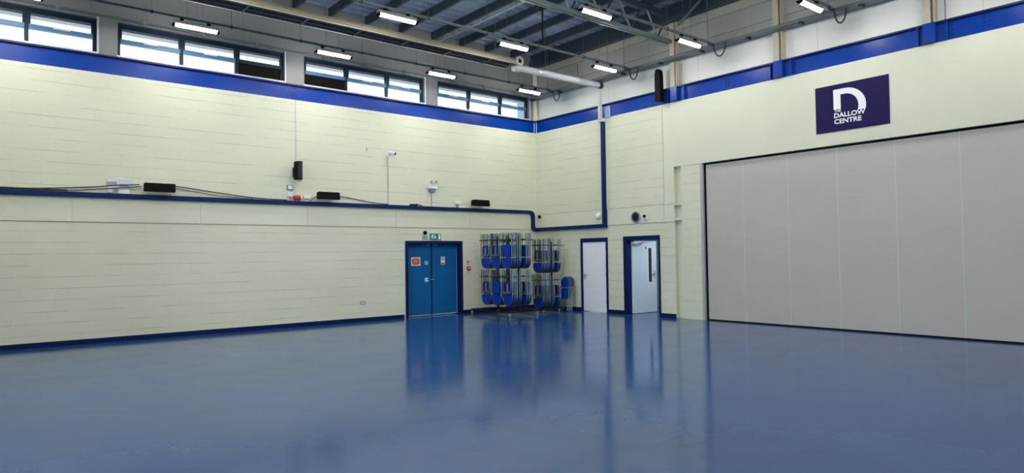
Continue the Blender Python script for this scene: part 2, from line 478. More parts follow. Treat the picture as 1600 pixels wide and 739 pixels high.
for u in COLS:
    m = MB(); plate(m, 'R', u-.30, u-.27, ZB0+.005, ZB1-.03, .0, .06); m.build('stiffener', M_BEAM, br_)
    m = MB(); plate(m, 'R', u+.19, u+.22, ZB0+.005, ZB1-.03, .0, .06); m.build('stiffener', M_BEAM, br_)
    bolt_group(br_, 'R', u-.36, cols=1, rows=3, d=.0)

# columns of the right wall (blue where they cross the beam)
for k, u in enumerate(COLS):
    c = empty('steel_column', '%s beige steel column above the blue beam, counted from the corner' % ORD[k], 'column', (-.05, u, ZB0), 'roof columns on the right wall')
    m = MB().box(-.03, .148, -.03, .10, ZB1-ZB0+.01, 7.62-ZB0)
    m.box(-.03, .148, -.10, -.082, ZB1-ZB0+.01, 7.62-ZB0); m.box(.06, .08, -.082, -.03, ZB1-ZB0+.01, 7.62-ZB0)
    m.build('shaft', M_COLM, c)
    m = MB().box(-.045, .045, -.105, .105, .01, ZB1-ZB0+.008); m.build('foot', M_BEAM, c, bevel=.006)

# ------------------------------------------------------------------ roof steel
PX = [-.97, -1.93, -2.87, -3.84, -4.86, -5.87, -6.88, -7.80] + [-8.8-1.0*i for i in range(11)]
for k, x in enumerate(PX):
    m = MB()
    m.prism([(-.035, 0), (.035, 0), (.035, .02), (-.015, .02), (-.015, .19), (.035, .19), (.035, .207), (-.035, .207)],
            lambda a, b: (x+a, YB, 7.72+b), lambda a, b: (x+a, -.002, 7.72+b))
    tag(m.build('purlin', M_STEEL), '%s dark steel roof purlin from the right wall' % ORD[k], 'roof beam', 'roof purlins')
m = MB().box(-.24, -.04, YB, -.002, 7.50, 7.72); m.box(-.20, -.08, YB, -.002, 7.72, 7.92)
tag(m.build('eaves_beam', M_STEEL), 'deep dark eaves beam running along the top of the right wall', 'roof beam')
# conduit under the fourth purlin
m = MB().tube([(-3.72, -.1, 7.66), (-3.72, -5.2, 7.66)], .022, 8)
for k in range(9): m.box(-3.75, -3.69, -.5-k*.55, -.47-k*.55, 7.66, 7.72)
tag(m.build('conduit', M_GALV), 'pale straight conduit clipped under a roof purlin', 'conduit')

def truss(y, label, ends=-.20):
    t = empty('roof_truss', label, 'truss', (0, y, 0), 'roof trusses')
    zb, zt, x0, x1 = 6.98, 7.64, -19.6, ends
    m = MB().box(x0, x1, -.07, -.035, zb-.045, zb+.045); m.box(x0, x1, .035, .07, zb-.045, zb+.045)
    m.box(x0, x1, -.035, .035, zb+.02, zb+.04)
    m.build('bottom_chord', M_TRUSS, t)
    m = MB().box(x0, x1, -.07, .07, zt-.06, zt+.076); m.build('top_chord', M_STEEL, t)
    x = x1-.12; k = 0
    while x-.42 > x0:
        for a, b in ((zt-.05, zb+.04), (zb+.04, zt-.05)):
            m = MB(); m.tube([(x, 0, a), (x-.36, 0, b)], .026, 6); m.build('web_bar', M_STEEL if a > b else M_TRUSS, t)
            x -= .38 if a > b else .62
    return t
truss(-5.38, 'lattice roof truss standing on the column nearest the corner')
truss(-11.18, 'lattice roof truss standing on the third column, overhead')
truss(-17.0, 'lattice roof truss behind the viewer')
m = MB().tube([(-.16, -5.62, 7.36), (-.34, -6.42, 7.70)], .035, 8)
tag(m.build('roof_brace', M_TRUSS), 'grey diagonal brace rising from the column to the roof', 'brace')

# ------------------------------------------------------------------ light rows: trunking, hangers, battens
ROWS = [-1.3, -4.25, -6.8, -9.6, -12.4, -15.2]
RN = ['nearest the windows', 'second from the windows', 'third from the windows', 'fourth from the windows', 'fifth from the windows', 'sixth from the windows']
LX = [-1.39, -4.40, -7.37, -10.34, -13.34, -16.34]
def batten():
    t = empty('batten_light', 'x', 'light')
    L = .43
    m = MB()
    sec = [(-.055, .02), (.055, .02), (.055, .06), (.03, .095), (-.03, .095), (-.055, .06)]
    m.prism(sec, lambda a, b: (-L, a, b), lambda a, b: (L, a, b)); m.build('housing', M_GREYP, t, bevel=.006)
    sec = [(.05*math.cos(PI+PI*i/10), .018+.05*math.sin(PI+PI*i/10)) for i in range(11)]
    m = MB(); m.prism(sec, lambda a, b: (-L+.035, a, b), lambda a, b: (L-.035, a, b)); m.build('diffuser', M_LENS, t)
    for s in (-1, 1):
        sec = [(.058*math.cos(PI+PI*i/10), .02+.058*math.sin(PI+PI*i/10)) for i in range(11)]
        m = MB(); m.prism(sec, lambda a, b: (s*(L-.034), a, b), lambda a, b: (s*(L+.012), a, b)); m.build('end_cap', M_BLACK, t)
    for x in (-.27, .24):
        MB().box(x-.03, x+.03, -.03, .03, .094, .1446).build('clip', M_BLACK, t)
    for x in (-.16, .13):
        MB().tube([(x, .029, .0945), (x, .029, 1.574)], .004, 5).build('hanger', M_WIRE, t)
    return t
B0 = batten(); first = True
def copy_tree(o, parent=None):
    c = o.copy(); COL.objects.link(c); c.parent = parent
    for ch in o.children: copy_tree(ch, c)
    return c
for r, y in enumerate(ROWS):
    t = empty('light_trunking', 'slim grey hanging trunking of the light row %s' % RN[r], 'trunking', (0, y, 0), 'hanging light trunking')
    MB().box(-19.4, -.50, -.022, .022, 6.50, 6.545).build('rail', M_TRUSS, t)
    for k in range(13):
        x = -.65-k*1.5
        m = MB().tube([(x, 0, 6.546), (x, 0, 7.925)], .005, 5); m.build('hanger', M_WIRE, t)
        MB().box(x-.02, x+.02, -.026, .026, 6.49, 6.555).build('clamp', M_STEEL, t)
    for k, x in enumerate(LX):
        o = B0 if first else copy_tree(B0); first = False
        o.location = (x, y, 6.355); o['group'] = 'batten lights'
        o['label'] = 'lit white batten light, %s from the right wall in the row %s' % (ORD[k], RN[r])
    # cable loop to the tray
    m = MB(); P = []
    for i in range(17):
        a = PI*i/16
        w = .09 + (.03 if r == 2 else 0)
        P.append((-.478+.1265*(i/16), y-.03-w*(1-math.cos(a)), 6.51-.30*math.sin(a)**.8))
    m.tube(P, .016, 8)
    m.tube([(-.62, y, 6.4838), (-.52, y, 6.4838), (-.49, y-.02, 6.486), (-.478, y-.03, 6.505)], .016, 8)
    tag(m.build('cable_loop', M_CABLE, smooth=True), 'black cable loop at the end of the light row %s' % RN[r], 'cable', 'cable loops')
# thick black drop rod
m = MB().tube([(-3.5, -4.25, 6.548), (-3.5, -4.25, 7.93)], .022, 8)
tag(m.build('drop_rod', M_BLKM), 'thick black rod hanging from the roof to a light trunking', 'rod')

# cable tray along the right wall
t = empty('cable_tray', 'grey cable tray running along the right wall above the blue beam', 'cable tray')
MB().box(-.33, -.11, YB+.1, -.06, 6.50, 6.515).box(-.335, -.325, YB+.1, -.06, 6.50, 6.57).box(-.115, -.105, YB+.1, -.06, 6.50, 6.57).build('tray', M_TRAY, t)
MB().tube([(-.2, YB+.1, 6.54), (-.2, -.1, 6.54)], .02, 6).tube([(-.26, YB+.1, 6.535), (-.26, -.1, 6.535)], .014, 6).build('cables', M_CABLE, t)
for k in range(15):
    y = -.2-1.235*k
    m = MB().box(-.36, -.20, y-.03, y+.03, 6.455, 6.499); m.build('bracket', M_BLKM, t)

# ------------------------------------------------------------------ radiant heater, fan and flue
h = empty('radiant_tube_heater', 'long cream radiant tube heater hanging high along the window wall', 'heater', (0, -2.9, 6.4))
x0, x1 = -19.2, -3.36
th = .008
outer = [(-.24, 0), (-.20, .09), (-.10, .18), (.10, .18), (.20, .09), (.24, 0)]
inner = [(.228, 0), (.19, .083), (.095, .168), (-.095, .168), (-.19, .083), (-.228, 0)]
m = MB()
n = len(outer)
for i in range(n-1):
    (a, b), (c, d) = outer[i], outer[i+1]
    m.add([(x0,a,b),(x1,a,b),(x1,c,d),(x0,c,d)], [(0,1,2,3)], 0)
    (a, b), (c, d) = inner[i], inner[i+1]
    m.add([(x0,a,b),(x1,a,b),(x1,c,d),(x0,c,d)], [(0,1,2,3)], 1)
m.box(x0, x1, -.252, -.228, -.006, .006, 2); m.box(x0, x1, .228, .252, -.006, .006, 2)
for xx in (x0, x1): m.add([(xx, a, b) for a, b in outer], [tuple(range(n))], 0)
m.build('reflector', [M_HOOD, M_HOODI, M_GALV], h)
for yy in (-.10, .10):
    MB().tube([(x0+.1, yy, .06), (x1-.02, yy, .06)], .045, 10).build('burner_tube', M_HOODI, h, smooth=True)
for k in range(14):
    x = x1-.75-k*1.15
    MB().box(x-.015, x+.015, -.228, .228, -.012, .006).build('cross_bar', M_STEEL, h)
for k in range(6):
    x = x1-.5-k*3
    m = MB().tube([(x, 0, .181), (x, 0, 1.318)], .006, 5); m.build('hanger', M_WIRE, h)
f = empty('flue_pipe', 'white flue pipe running from the heater end to the right wall', 'pipe', (0, -2.9, 6.40))
MB().tube([(-3.11, 0, 0), (-.08, 0, 0)], .085, 14).build('pipe', M_WHITEM, f, smooth=True)
for x in (-2.45, -1.75, -1.0):
    MB().tube([(x-.03, 0, 0), (x+.03, 0, 0)], .092, 14).build('joint_band', M_GALV, f, smooth=True)
MB().tube([(-.20, 0, 0), (-.075, 0, 0)], .095, 14).build('end_cap', M_BLKM, f, smooth=True)
for x in (-2.2, -1.0): MB().tube([(x, 0, .094), (x, 0, .45 if x > -2 else 1.31)], .010, 6).build('hanger', M_STEEL, f)
g = empty('heater_fan', 'round silver fan unit between the heater hood and flue pipe', 'fan', (-3.195, -2.9, 6.42))
MB().tube([(-.075, 0, -.02), (.079, 0, -.02)], .115, 16).build('casing', M_GALV, g, smooth=True)
ring = [(.0+.09*math.cos(2*PI*i/18), -.14, .11+.09*math.sin(2*PI*i/18)) for i in range(18)]
MB().tube(ring, .032, 8, closed=True).build('scroll', M_WHITEM, g, smooth=True)
MB().tube([(0, -.15, .13), (0, -.04, .06)], .06, 12).build('motor', M_BLKM, g, smooth=True)

# downpipe and junction box at the right wall
d = empty('cable_riser', 'white riser crossing the blue beam down to the navy trunking', 'pipe', (-.14, -2.90, 5.42))
MB().box(-.05, .05, -.04, .04, 0, .875).build('duct', M_WHITEM, d, bevel=.008)
MB().box(-.03, .13, -.085, .075, -.055, -.001).build('base_box', M_WHITEM, d, bevel=.006)
m = MB(); plate(m, 'R', -3.16, -2.98, 5.47, 5.80, .0, .03)
tag(m.build('junction_plate', mat('pale blue plate', (.30,.45,.75,1), .3)), 'pale blue plate on the beam beside the white riser', 'plate')

# ------------------------------------------------------------------ navy trunking along both walls
t = empty('cable_trunking', 'navy boxed cable trunking stepping down at the corner and up the right wall', 'trunking')
MB().box(XW+.02, -.33, -.10, -.0145, 2.935, 3.03).build('long_run', M_TRUNK, t, bevel=.008)
m = MB()
q = [(-.33, 3.03), (-.24, 3.00), (-.185, 2.93), (-.17, 2.85), (-.17, 2.55), (-.14, 2.50), (-.10, 2.495), (-.02, 2.495), (-.02, 2.385), (-.16, 2.385), (-.24, 2.42), (-.275, 2.50), (-.275, 2.84), (-.30, 2.92), (-.33, 2.935)]
m.prism(q, lambda a, b: (a, -.0145, b), lambda a, b: (a, -.10, b)); m.build('drop', M_TRUNK, t)
MB().box(-.10, -.0105, -2.99, -.0145, 2.385, 2.495).build('low_run', M_TRUNK, t, bevel=.008)
MB().box(-.10, -.0105, -2.99, -2.86, 2.50, 5.36).build('riser', M_TRUNK, t, bevel=.008)
MB().box(-.04, -.005, -3.025, -2.992, 2.9, 5.36).build('side_conduit', M_CREAM, t)

# ------------------------------------------------------------------ doors
# double door, set back in a navy frame
d = MB()
x0, x1, z1 = DD[0], DD[1], DD[3]
d.box(x0, x0+.055, -.02, .27, 0, z1); d.box(x1-.055, x1, -.02, .27, 0, z1); d.box(x0+.055, x1-.055, -.02, .27, z1-.055, z1)
d.box(x0-.03, x0, -.025, -.001, 0, z1+.03); d.box(x1, x1+.03, -.025, -.001, 0, z1+.03); d.box(x0, x1, -.025, -.001, z1, z1+.03)
door1 = d.build('door_1', M_NAVY, None, bevel=.004); struct(door1, 'blue double doors in a navy frame')
YD = .16
lx = [(x0+.058, -3.845), (-3.835, x1-.068)]
leaves = []
for k, (a, b) in enumerate(lx):
    m = MB().box(a, b, YD, YD+.045, .02, z1-.06)
    lf = m.build('door_leaf', M_DOORB, door1, bevel=.003); leaves.append(lf)
    p = MB().box(a+.02, b-.02, YD-.006, YD, .021, .034); s = p.build('foot_leak_strip', M_SILL, lf); s['label'] = 'pale strip painted for daylight leaking at the door foot'  # daylight leak under the leaf, put in as a pale strip
MB().box(x1-.067, x1-.060, YD-.004, YD+.04, .02, z1-.11).build('edge_leak_strip', M_SILL, leaves[1])  # sliver of daylight beside the leaf, painted as a pale strip
MB().box(-3.855, -3.825, YD-.014, YD, .02, z1-.06).build('astragal', M_NAVY, leaves[0])
# key plate, badge
m = MB().box(-4.06, -3.955, YD-.010, YD, .95, 1.055); m.build('lock_plate', M_SIGNW, leaves[0])
m = MB().tube([(-4.01, YD-.011, 1.0), (-4.01, YD-.04, 1.0), (-3.97, YD-.045, 1.02)], .012, 6); m.build('handle', M_BLACK, leaves[0])
m = MB().box(-3.87, -3.78, YD-.03, YD, .995, 1.02); m.build('latch', M_GREYP, leaves[1])
m = MB().box(-4.02, -3.90, YD-.03, YD, z1-.095, z1-.065).box(-3.77, -3.65, YD-.03, YD, z1-.095, z1-.065); m.build('closer', M_GREYP, door1)
# notices on the doors
def dplate(mb, u0, u1, v0, v1, d0, d1, mi=0): mb.box(u0, u1, YD-d1, YD-d0, v0, v1, mi)
def doutline(mb, poly, d0, d1, mi=0): mb.prism(poly, lambda a, b: (a, YD-d0, b), lambda a, b: (a, YD-d1, b), mi)
nt_ = empty('door_notice', 'white notice with a red rounded badge on the left blue door leaf', 'notice', (0,0,0))
m = MB(); dplate(m, -4.49, -4.20, 1.40, 1.63, .0005, .004); m.build('sheet', M_SIGNW, nt_)
m = MB(); doutline(m, [(c, v) for c, v in [(-4.345+.125*math.copysign(abs(math.cos(t))**.55, math.cos(t)), 1.515+.095*math.copysign(abs(math.sin(t))**.55, math.sin(t))) for t in [2*PI*i/32 for i in range(32)]]], .0045, .006); m.build('badge', M_REDSIGN, nt_)
m = MB()
for v, w in ((1.555, .05), (1.525, .075), (1.49, .06)): dplate(m, -4.345-w, -4.345+w, v, v+.013, .0065, .008)
m.build('lines', mat('pale pink print', (.80,.45,.35,1)), nt_)
nt2 = empty('door_notice', 'small white prohibition notice with red band on the right blue door leaf', 'notice')
m = MB(); dplate(m, -3.52, -3.385, 1.41, 1.635, .0005, .004); m.build('sheet', M_SIGNW, nt2)
m = MB(); dplate(m, -3.51, -3.395, 1.42, 1.465, .0045, .006); m.build('band', mat('crimson print', (.42,.03,.09,1)), nt2)
m = MB()
R_ = .048
P = [(-3.4525+R_*math.cos(2*PI*i/20), YD-.007, 1.57+R_*math.sin(2*PI*i/20)) for i in range(20)]
m.tube(P, .006, 5, closed=True); m.tube([(-3.4525-.03, YD-.007, 1.60), (-3.4525+.03, YD-.007, 1.54)], .007, 5)
m.tube([(-3.4525-.02, YD-.007, 1.56), (-3.4525+.03, YD-.007, 1.58)], .005, 5); m.build('symbol', M_INK, nt2)
nt3 = empty('door_badge', 'small pale green square badge beside the red notice on the left leaf', 'badge')
m = MB(); dplate(m, -4.06, -3.95, 1.42, 1.52, .0005, .004); m.build('plate', mat('pale green print', (.42,.62,.45,1)), nt3)
m = MB(); dplate(m, -4.035, -3.975, 1.45, 1.49, .0045, .006); m.build('symbol', mat('mid green print', (.10,.38,.20,1)), nt3)

# exit sign and notice over the door
s = empty('exit_sign', 'green exit sign with running man and down arrow over the blue doors', 'sign')
m = MB(); plate(m, 'L', -3.99, -3.63, 2.105, 2.285, 0, .03); m.build('board', M_GREEN, s)
m = MB()
E = .0305
plate(m, 'L', -3.715, -3.655, 2.125, 2.265, E, .034)                              # door
outline(m, 'L', [(-3.84, 2.24), (-3.815, 2.24), (-3.815, 2.18), (-3.79, 2.18), (-3.8275, 2.135), (-3.865, 2.18), (-3.84, 2.18)], E, .034)
outline(m, 'L', ellipse(-3.885, 2.255, .014, .014, 10), E, .034)
outline(m, 'L', [(-3.93, 2.24), (-3.885, 2.237), (-3.862, 2.215), (-3.872, 2.208), (-3.89, 2.222), (-3.905, 2.195), (-3.88, 2.175), (-3.89, 2.135), (-3.905, 2.137), (-3.90, 2.17), (-3.925, 2.18), (-3.945, 2.15), (-3.975, 2.15), (-3.975, 2.163), (-3.95, 2.165), (-3.928, 2.20), (-3.925, 2.225), (-3.945, 2.22), (-3.955, 2.20), (-3.967, 2.206), (-3.953, 2.232)], E, .034)
m.build('pictogram', M_SIGNW, s)
s = empty('wall_notice', 'small white lined notice left of the green exit sign', 'notice')
m = MB(); plate(m, 'L', -4.24, -4.03, 2.095, 2.235, 0, .006); m.build('sheet', mat('pale grey green sheet', (.55,.62,.55,1)), s)
m = MB()
for v in (2.112, 2.142, 2.172, 2.202): plate(m, 'L', -4.225, -4.045 if v < 2.2 else -4.10, v, v+.012, .0065, .008)
m.build('lines', M_INK, s)
m = MB(); m.tube([(-4.155, -.001, 2.305), (-4.155, -.03, 2.305), (-4.155, -.065, 2.30), (-4.155, -.08, 2.30)], [.035, .055, .05, .02], 14)
tag(m.build('door_sounder', M_BLACK, smooth=True), 'small round black sounder above the notice over the doors', 'sounder')

# red call point and sign by the chair trolley
c = empty('fire_sign', 'small red fire action sign on the wall right of the blue doors', 'sign')
m = MB(); plate(m, 'L', -2.735, -2.645, 1.40, 1.51, 0, .005); m.build('sheet', M_RED, c)
m = MB(); plate(m, 'L', -2.72, -2.66, 1.415, 1.44, .0055, .007); plate(m, 'L', -2.70, -2.68, 1.45, 1.49, .0055, .007); m.build('symbol', M_SIGNW, c)
c = empty('fire_call_point', 'red break glass call point below the small fire sign', 'call point')
m = MB(); plate(m, 'L', -2.74, -2.63, 1.235, 1.345, 0, .05); m.build('case', M_RED, c, bevel=.008)
m = MB(); plate(m, 'L', -2.72, -2.65, 1.27, 1.305, .0505, .054); m.build('glass', M_SIGNW, c)

# white single door
d = MB(); y0, y1, z1 = WD[0], WD[1], WD[3]
d.box(-.02, .20, y1-.05, y1, 0, z1); d.box(-.02, .20, y0, y0+.05, 0, z1); d.box(-.02, .20, y0+.05, y1-.05, z1-.095, z1)
d.box(-.025, -.001, y1, y1+.02, 0, z1+.02); d.box(-.025, -.001, y0-.02, y0, 0, z1+.02); d.box(-.025, -.001, y0, y1, z1, z1+.02)
door2 = d.build('door_2', M_NAVY, None, bevel=.004); struct(door2, 'closed white door in a navy frame')
lf = MB().box(.004, .05, y0+.053, y1-.053, .012, z1-.098).build('door_leaf', M_DOORW, door2, bevel=.003)
m = MB().box(-.006, .004, y1-.145, y1-.10, .93, 1.09); m.tube([(-.006, y1-.122, 1.03), (-.045, y1-.122, 1.03), (-.05, y1-.16, 1.03), (-.05, y1-.26, 1.03)], .011, 8)
m.build('handle', M_GREYP, lf)
for z in (.25, 1.02, 1.75):
    MB().box(-.006, .004, y0+.044, y0+.066, z, z+.10).build('hinge', M_BLKM, lf)

# open pale door into the corridor
d = MB(); y0, y1, z1 = OD[0], OD[1], OD[3]
d.box(-.02, .30, y1-.085, y1, 0, z1); d.box(-.02, .30, y0, y0+.035, 0, z1); d.box(-.02, .30, y0+.035, y1-.085, z1-.10, z1)
d.box(-.025, -.001, y1, y1+.02, 0, z1+.02); d.box(-.025, -.001, y0-.02, y0, 0, z1+.02); d.box(-.025, -.001, y0, y1, z1, z1+.02)
door3 = d.build('door_3', M_NAVY, None, bevel=.004); struct(door3, 'pale blue door standing open into a dark corridor')
lf = MB().box(0, .95, -.022, .022, .012, 1.985).build('door_leaf', M_DOORP, door3, bevel=.003)
lf.location = (.17, -3.69, 0); lf.rotation_euler = (0, 0, math.radians(-4))
m = MB().box(.60, .77, -.0265, -.0225, .82, 1.83); m.build('vision_panel_bead', M_DOORW, lf)
m = MB().box(.625, .745, -.030, -.027, .85, 1.80); m.build('vision_panel', M_VISION, lf)
m = MB().box(.05, .30, -.075, -.0225, 1.86, 1.925); m.tube([(.20, -.06, 1.93), (.42, -.20, 1.94), (.10, -.25, 1.95)], .012, 6)
m.build('door_closer', M_GALV, lf)
m = MB().box(.83, .87, -.03, -.0225, .95, 1.15); m.tube([(.85, -.03, 1.08), (.85, -.07, 1.08), (.74, -.075, 1.08)], .011, 8); m.build('handle', M_GREYP, lf)
m = MB().box(.50, .56, -.0265, -.0225, 1.77, 1.84); m.build('badge', mat('teal print', (.02,.30,.30,1)), lf)
# corridor beyond
cl = bpy.data.lights.new('corridor_lamp', 'AREA'); cl.size = .6; cl.energy = 45; cl.color = (.85, .93, 1)
clo = bpy.data.objects.new('corridor_lamp', cl); COL.objects.link(clo); clo.location = (1.1, -5.4, 2.45); clo.rotation_euler = (math.radians(35), 0, 0)
m = MB()
m.box(.31, 3.2, -6.3, -2.6, -.12, -.001, 1); m.box(.31, 3.2, -6.3, -2.6, 2.5, 2.6)
m.box(3.1, 3.2, -6.3, -2.6, 0, 2.5); m.box(.31, 3.1, -2.7, -2.6, 0, 2.5); m.box(.31, 3.1, -6.3, -6.2, 0, 2.5)
struct(m.build('wall_corridor', [M_ROOM, M_FLOOR]))

# ------------------------------------------------------------------ folding partition
p = empty('folding_partition', 'tall grey folding partition wall of wide panels under the sign', 'partition', (.1, PY, 0))
XP = .08
ys = [-6.05-.115, -7.17, -8.26, -9.345, -10.47, -11.57, -12.68, -13.79, -14.9, -16.0, -17.1, -18.2, -19.3, -19.98]
for a, b in zip(ys, ys[1:]):
    m = MB().box(0-.02, .06, b+.004-PY, a-.004-PY, .03, ZP-.045)
    o = m.build('panel', M_PART, p, bevel=.004)
m = MB()
for a in ys[1:-1]: m.box(-.0215, .03, a-.006-PY, a+.006-PY, .03, ZP-.045)
m.build('joint_seals', mat('pale joint seal', (.55,.62,.60,1), .5), p)
MB().box(-.005, .07, ys[-1]-PY, ys[0]-PY, .0, .029).build('bottom_seal', M_BLACK, p)
MB().box(-.01, .08, ys[-1]-PY, ys[0]-PY, ZP-.044, ZP-.001).build('top_track', M_BLACK, p)
MB().box(-.10, .07, ys[0]+.045-PY, -.003, 0, ZP-.002).build('side_jamb', mat('grey jamb', (.42,.43,.42,1), .45), p)
MB().box(-.03, .07, ys[0]+.003-PY, ys[0]+.044-PY, 0, ZP-.002).build('edge_seal', M_BLACK, p)

# ------------------------------------------------------------------ the sign on the bulkhead
s = empty('wall_sign', 'indigo sign with a big white D above white lettering on the bulkhead', 'sign', (-.0045, -8.977, 4.117))
W_, H_ = 1.457, .972
MB().box(-.015, -.0005, -W_, 0, 0, H_).build('board', M_SIGN, s)
def sgn(a, b, dd): return (-.0155-dd, -a, b)
D = []
ox, oy = .380, .865         # top-left of the D
Rx = .40; 
D += [(ox, .455), (ox, oy), (.62, oy)]
for i in range(1, 17):
    a = PI/2 - (PI/2)*i/16
    D.append((.62+.405*math.cos(a), .475+.39*math.sin(a)))
D += [(1.022, .42), (1.013, .375), (.862, .375), (.875, .425), (.878, .475)]
for i in range(1, 17):
    a = (PI/2)*i/16
    D.append((.62+.258*math.cos(a), .475+.275*math.sin(a)))
D += [(ox+.145, .75), (ox+.145, .455)]
MB().prism(D, lambda a, b: sgn(a, b, 0), lambda a, b: sgn(a, b, .004)).build('big_letter', M_SIGNW, s)
RM = Matrix(((0, 0, -1), (-1, 0, 0), (0, 1, 0)))
def word(txt, u, v, width, height, bold, name):
    cu = bpy.data.curves.new(name, 'FONT'); cu.body = txt; cu.size = 1; cu.offset = bold; cu.extrude = 0; cu.resolution_u = 4
    to = bpy.data.objects.new(name, cu); COL.objects.link(to)
    dg = bpy.context.evaluated_depsgraph_get(); dg.update()
    me = bpy.data.meshes.new_from_object(to.evaluated_get(dg))
    bpy.data.objects.remove(to)
    xs = [q.co.x for q in me.vertices]; zs = [q.co.y for q in me.vertices]
    sx = width/(max(xs)-min(xs)); sy = height/(max(zs)-min(zs)); mx, mz = min(xs), min(zs)
    for q in me.vertices:
        a = u+(q.co.x-mx)*sx; b = v+(q.co.y-mz)*sy
        q.co = Vector(sgn(a, b, .003))
    me.materials.clear(); me.materials.append(M_SIGNW)
    o = bpy.data.objects.new(name, me); COL.objects.link(o); o.parent = s
    return o
word('THE', .392, .392, .135, .060, .02, 'lettering_the')
word('DALLOW', .386, .275, .622, .100, .028, 'lettering_dallow')
word('CENTRE', .386, .148, .545, .100, .028, 'lettering_centre')

# ------------------------------------------------------------------ fittings on the left wall
def floodlight(x0, x1, label):
    f = empty('wall_washer', label, 'wall fitting', (0, -.24, 3.09), 'wide black wall fittings')
    c = (x0+x1)/2
    m = MB(); m.prism([(-.075, -.01), (.10, .0), (.10, .16), (-.05, .175)], lambda a, b: (x0, a, b), lambda a, b: (x1, a, b)); m.build('body', M_BLACK, f, bevel=.006)
    MB().box(x0+.05, x1-.05, .02, .09, .171, .182).build('top_lip', M_GALV, f)
    m = MB()
    for x in (c-.13, c+.13): m.box(x-.02, x+.02, .101, .238, .05, .10)
    m.build('bracket', M_GREYP, f)
floodlight(-11.08, -10.50, 'wide black box fitting on the left wall, furthest from the corner')
floodlight(-7.31, -6.77, 'wide black box fitting on the left wall under the upright speaker')
floodlight(-2.66, -2.10, 'wide black box fitting on the left wall nearest the corner')

# upright speaker
s = empty('column_speaker', 'upright black speaker bracketed to the left wall below a thin conduit', 'speaker', (-7.80, -.24, 3.46))
m = MB(); m.prism([(-.060, -.11), (.060, -.11), (.085, .08), (-.085, .08)], lambda a, b: (a, b, .06), lambda a, b: (a, b, .50)); o = m.build('cabinet', M_BLACK, s, bevel=.01)
MB().box(-.052, .052, -.118, -.111, .09, .47).build('grille', mat('speaker grille', (.012,.013,.015,1), .7), s)
MB().box(-.03, .03, .081, .239, .22, .30).box(-.05, .05, .222, .239, .14, .38).build('bracket', M_BLKM, s)
MB().box(-.02, .04, -.09, .0, .02, .059).build('cable_gland', M_GREYP, s)
# conduit above the speaker
m = MB().tube([(-7.77, -.012, 4.02), (-7.77, -.012, ZB0-.01)], .010, 6)
tag(m.build('conduit', M_SILL), 'thin vertical conduit from the blue beam to the upright speaker', 'conduit')
# socket boxes under the speaker
b = empty('wall_socket', 'grey and white socket boxes under the upright speaker', 'socket', (-7.93, -.001, 3.03))
MB().box(-.07, .07, -.05, 0, .26, .38).build('back_box', M_BRKT, b, bevel=.006)
MB().box(-.05, .05, -.056, -.051, .28, .36).build('face', M_WHITE, b)
MB().box(-.06, .06, -.05, 0, .10, .22).build('lower_box', M_WHITE, b, bevel=.006)
MB().tube([(.0, -.02, .0), (.0, -.02, .099)], .012, 6).tube([(.03, -.02, .221), (.03, -.02, .259)], .012, 6).build('conduit', M_GREYP, b)
b = empty('industrial_socket', 'red round industrial socket with white collar on the navy trunking', 'socket', (-7.76, -.07, 3.031))
MB().tube([(-.10, -.02, .075), (-.05, -.02, .075), (.06, -.02, .075)], [.045, .062, .062], 14).build('plug', M_RED, b, smooth=True)
MB().tube([(.061, -.02, .075), (.09, -.02, .075)], .064, 14).build('collar', M_WHITE, b, smooth=True)
MB().tube([(.091, -.03, .09), (.12, -.03, .085), (.145, -.03, .09)], .012, 8).build('lead', M_CABLE, b)
m = MB().box(-7.60, -7.40, -.04, -.001, 3.10, 3.20)
tag(m.build('junction_box', M_WHITE, bevel=.008), 'low white junction box right of the red socket', 'junction box')
# white panel beside the first fitting
b = empty('patch_panel', 'pale socket panel with white boxes left of the furthest black fitting', 'socket', (-11.55, -.001, 3.031))
MB().box(-.17, .30, -.03, 0, .10, .30).build('back_board', mat('pale lilac board', (.62,.66,.74,1), .5), b)
MB().box(-.17, -.08, -.09, -.031, .02, .13).build('switch', M_WHITE, b, bevel=.006)
MB().box(.02, .22, -.10, -.031, .0, .085).build('socket_box', M_WHITE, b, bevel=.006)
MB().box(-.16, .0, -.05, -.031, .17, .24).box(.05, .22, -.05, -.031, .15, .20).build('outlets', M_GREYP, b)
# small boxes near the third fitting
b = empty('socket_box', 'white socket box on a grey stalk left of the black fitting nearest the corner', 'socket', (-3.05, -.001, 3.031))
MB().box(-.11, .12, -.06, 0, .10, .19).build('case', M_WHITE, b, bevel=.006)
MB().box(-.03, .01, -.05, 0, 0, .099).build('stalk', M_GREYP, b)
MB().box(.02, .22, -.06, 0, .0, .045).build('plug', M_WHITE, b, bevel=.004)
# rail of black kit on the trunking
m = MB().box(-4.63, -4.42, -.09, -.02, 3.0325, 3.075).tube([(-4.44, -.05, 3.08), (-4.35, -.05, 3.06), (-4.25, -.05, 3.047)], .014, 6)
tag(m.build('cable_adapter', M_BLACK), 'small black adapter lying on the navy trunking', 'adapter')
